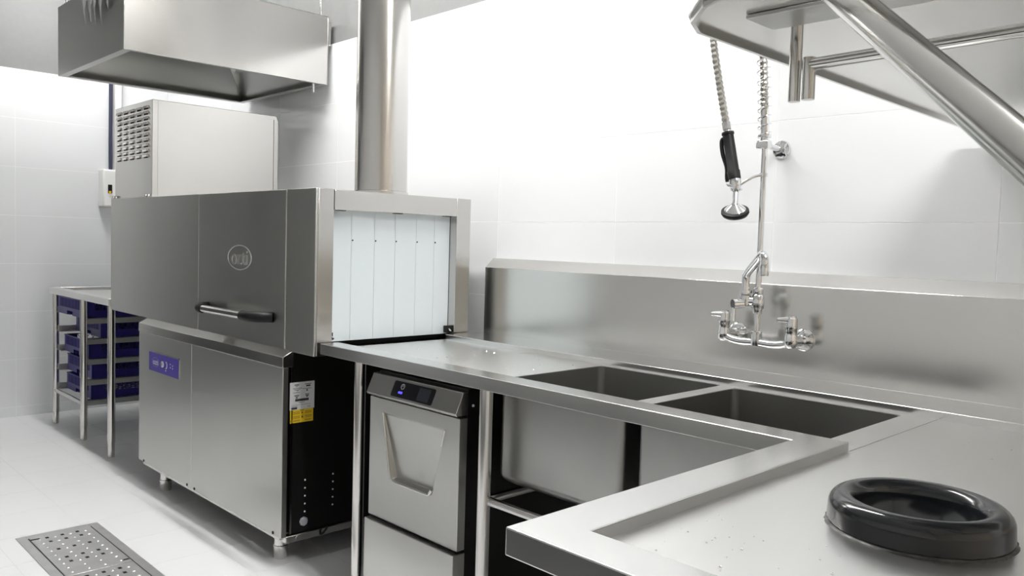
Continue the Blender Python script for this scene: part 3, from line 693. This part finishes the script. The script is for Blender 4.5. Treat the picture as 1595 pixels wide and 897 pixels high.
for k in range(M_+1):
    u = k/M_*(len(cs)-1); i = min(int(u),len(cs)-2); p = cs[i].lerp(cs[i+1],u-i); t_ = (cs[i+1]-cs[i]).normalized()
    a = 2*math.pi*turns*k/M_; e1 = t_.cross(Vector((0,1,0))).normalized(); e2 = t_.cross(e1)
    sp.append(p+(e1*math.cos(a)+e2*math.sin(a))*0.0185)
G().tube(sp,0.0019,6).build('spring', CHROME, F)
# spray valve
q0 = Vector((xm-0.090,fy-0.051,1.516)); q1 = Vector((xm-0.060,fy-0.054,1.384)); q2 = Vector((xm-0.054,fy-0.056,1.352)); q3 = Vector((xm-0.046,fy-0.070,1.308))
ax = (q1-q0).normalized()
G().tube([q0-ax*0.034,q0-ax*0.012],0.0125,8).build('hose_nut', CHROME, F)
G().tube([q0-ax*0.014,q0],0.009,14).build('hose_ferrule', CHROME, F)
gp = G().tube([q0-ax*0.004,q0+ax*0.002,q0+ax*0.004,q0+(q1-q0)*0.80,q0+(q1-q0)*0.82,q1],[0.0175,0.018,0.0155,0.0165,0.0185,0.018],20).build('spray_grip', BLACK, F)
lvp = Vector((-0.024,-0.004,0.0))
G().tube(spline([q0+ax*0.012+lvp*0.45,q0+ax*0.022+lvp*0.9,q0+ax*0.06+lvp,q0+ax*0.10+lvp*0.75,q0+ax*0.128+lvp*0.9,q0+ax*0.142+lvp*0.9],5),0.006,10).build('spray_lever', BLACK, gp)
G().tube([q1,q1+ax*0.012,q2,q2+ax*0.004,q3],[0.0165,0.018,0.014,0.0085,0.0085],20).build('spray_body', CHROME, F)
hx = Vector((-0.20,0.46,-0.86)).normalized()
G().lathe([(0.009,-0.006),(0.013,-0.002),(0.026,0.008),(0.034,0.016),(0.0,0.019)],q3,hx,32).build('spray_head', CHROME, F)
G().lathe([(0.0325,0.012),(0.0385,0.015),(0.0395,0.022),(0.036,0.028),(0.028,0.030),(0.0,0.028)],q3,hx,32).build('spray_bumper', BLACK, F)
G().tube(spline([(xm,fy-0.01,1.398),(xm-0.016,fy-0.025,1.392),(xm-0.035,fy-0.045,1.376),(xm-0.052,fy-0.056,1.362)],6),0.0045,10).build('hook', CHROME, F)
G().lathe([(0.009,0.0),(0.0125,0.001),(0.0125,0.011),(0.009,0.012)],(xm,fy,1.392),n=20).build('hook_collar', CHROME, F)
G().tube([(xm-0.06+0.022*math.cos(a),fy-0.055+0.018*math.sin(a),1.362-0.008*math.cos(a)) for a in [math.pi*2*k/24 for k in range(25)]],0.0028,8,cap=False).build('hook_ring', CHROME, F)

# ------------------------------------------------------------------ overhead shelf
S = thing('overhead_shelf', 'steel shelf with tubular brace hanging over the right counter', 'shelf', (-0.2,-0.7,1.50))
SZ = 1.503; SXR = 0.75
poly = [(-0.695,-0.035),(-0.690,-1.264),(-0.667,-1.311),(-0.610,-1.369),(-0.53,-1.405),(-0.44,-1.415),(SXR,-1.415),(SXR,-0.035)]
G().prism(poly,'z',SZ,SZ+0.004).build('shelf_plate', STEEL_L, S, 0.001)
lp = G(); 
edge = [(-0.690,-0.035),(-0.685,-1.255),(-0.662,-1.306),(-0.606,-1.362),(-0.528,-1.398),(-0.44,-1.408),(SXR,-1.408)]
for a,b in zip(edge[:-1],edge[1:]): lp.bar((a[0],a[1],SZ-0.004),(b[0],b[1],SZ-0.004),0.006,0.008)
lp.build('folded_edge', STEEL, S)
G().box(-0.60,0.6,-1.272,-1.197,SZ-0.006,SZ-0.0005).build('stiffener', STEEL_V, S, 0.001)
G().cyl((-0.590,-1.145,1.402),(-0.590,-1.145,SZ),0.0088,n=20).build('stub_tube', SHINY, S)
G().cyl((-0.566,-1.150,1.402),(-0.566,-1.150,1.462),0.0092,n=20).build('stub_tube', SHINY, S)
G().tube([(-0.566,-1.150,1.452),(0.55,-1.19,1.462)],0.0085,18).build('cross_tube', SHINY, S)
P1 = Vector((-0.394,-1.376,1.447)); P2 = Vector((-0.193,-1.523,1.269)); dv = (P2-P1)
pa = P1 - dv*((SZ-P1.z)/(-dv.z)); pb = P1 + dv*((P1.z-0.84)/(-dv.z))
G().tube([pa,pb],0.019,28).build('brace_tube', SHINY, S)
G().lathe([(0.0,0.0),(0.04,0.0),(0.04,0.006),(0.0,0.006)],(pb.x,pb.y,0.8226),n=24).build('brace_foot', SHINY, S)
G().tube([(pb.x,pb.y,0.827),(pb.x,pb.y,0.846),pb+Vector((0,0,0.004))],0.019,20).build('brace_socket', SHINY, S)
for (px,py) in ((0.70,-0.08),(0.70,-1.36)):
    G().cyl((px,py,SZ),(px,py,ZC),0.012,n=14).build('hanger_rod', SHINY, S)

# ------------------------------------------------------------------ electrics on the far wall
E_ = thing('isolator_box', 'white isolator box with black and yellow switch on the far wall', 'switch box', (XL,-0.39,1.345))
G().box(XL+0.0005,XL+0.095,-0.452,-0.318,1.348,1.592).build('box_body', WHITEP, E_, 0.006)
G().box(XL+0.095,XL+0.099,-0.445,-0.325,1.356,1.584).build('cover', WHITEP, E_, 0.003)
sw = G().box(XL+0.099,XL+0.104,-0.424,-0.398,1.435,1.492).build('switch_plate', BLACK, E_, 0.002)
G().box(XL+0.104,XL+0.112,-0.420,-0.406,1.432,1.450).build('switch_lever', YEL, sw, 0.002)
tag(G().box(XL+0.0005,XL+0.045,-0.362,-0.320,1.594,ZC-0.001).build('cable_trunking', WHITEP, None, 0.003), 'white vertical cable trunking above the isolator box', 'trunking')
tag(G().tube([(XL+0.018,-0.382,1.593),(XL+0.018,-0.383,1.8),(XL+0.018,-0.380,2.3),(XL+0.018,-0.381,ZC-0.001)],0.0115,12).build('power_cable', CABLE), 'dark blue vertical cable beside the white trunking', 'cable')

# ------------------------------------------------------------------ floor drain
Dn = thing('floor_drain', 'steel floor drain channel with studded slotted cover plates', 'floor drain', (-2.9,-1.335,0.0))
gx0,gx1,gy0,gy1 = -3.505,-2.02,-1.482,-1.190
g = G(); w_ = 0.033
g.box(gx0,gx1,gy0,gy0+w_,0.0,0.003); g.box(gx0,gx1,gy1-w_,gy1,0.0,0.003); g.box(gx0,gx0+w_,gy0+w_,gy1-w_,0.0,0.003); g.box(gx1-w_,gx1,gy0+w_,gy1-w_,0.0,0.003)
g.build('channel_frame', GRATE, Dn, 0.0008)
G().box(gx0+w_,gx1-w_,gy0+w_,gy1-w_,0.0004,0.0010).build('channel_gap', VOID, Dn)
pl = (gx1-gx0-2*w_)/3
plate0 = None
for k in range(3):
    px0 = gx0+w_+k*pl+0.002; px1 = px0+pl-0.004; pj = [gy0+w_+0.003, gy1-w_-0.005]
    p = G().box(px0,px1,pj[0],pj[1],0.0010,0.0045).build('cover_plate', GRATE, Dn, 0.0008)
    st = G(); so = G(); wy = pj[1]-pj[0]
    for r in range(9):
        x = px0 + (px1-px0)*(0.075+0.106*r)
        for c in range(4): st.lathe([(0.008,0.0),(0.005,0.002),(0.0,0.0027)],(x+0.006,pj[0]+wy*(0.13+0.245*c),0.0045),n=8)
        if r in (0,1,3,5,6):
            for c in range(3): so.prism([(x-0.009,pj[0]+wy*(0.25+0.245*c)-0.006),(x+0.009,pj[0]+wy*(0.25+0.245*c)-0.006),(x+0.009,pj[0]+wy*(0.25+0.245*c)+0.006),(x-0.009,pj[0]+wy*(0.25+0.245*c)+0.006)],'z',0.0040,0.0047)
    for (x,y) in ((px0+0.028,pj[0]+0.016),(px1-0.028,pj[1]-0.018)): so.box(x-0.006,x+0.006,y-0.016,y+0.016,0.0040,0.0047)
    st.build('studs', GRATE, p)['kind'] = 'stuff'
    so.build('slots', VOID, p)
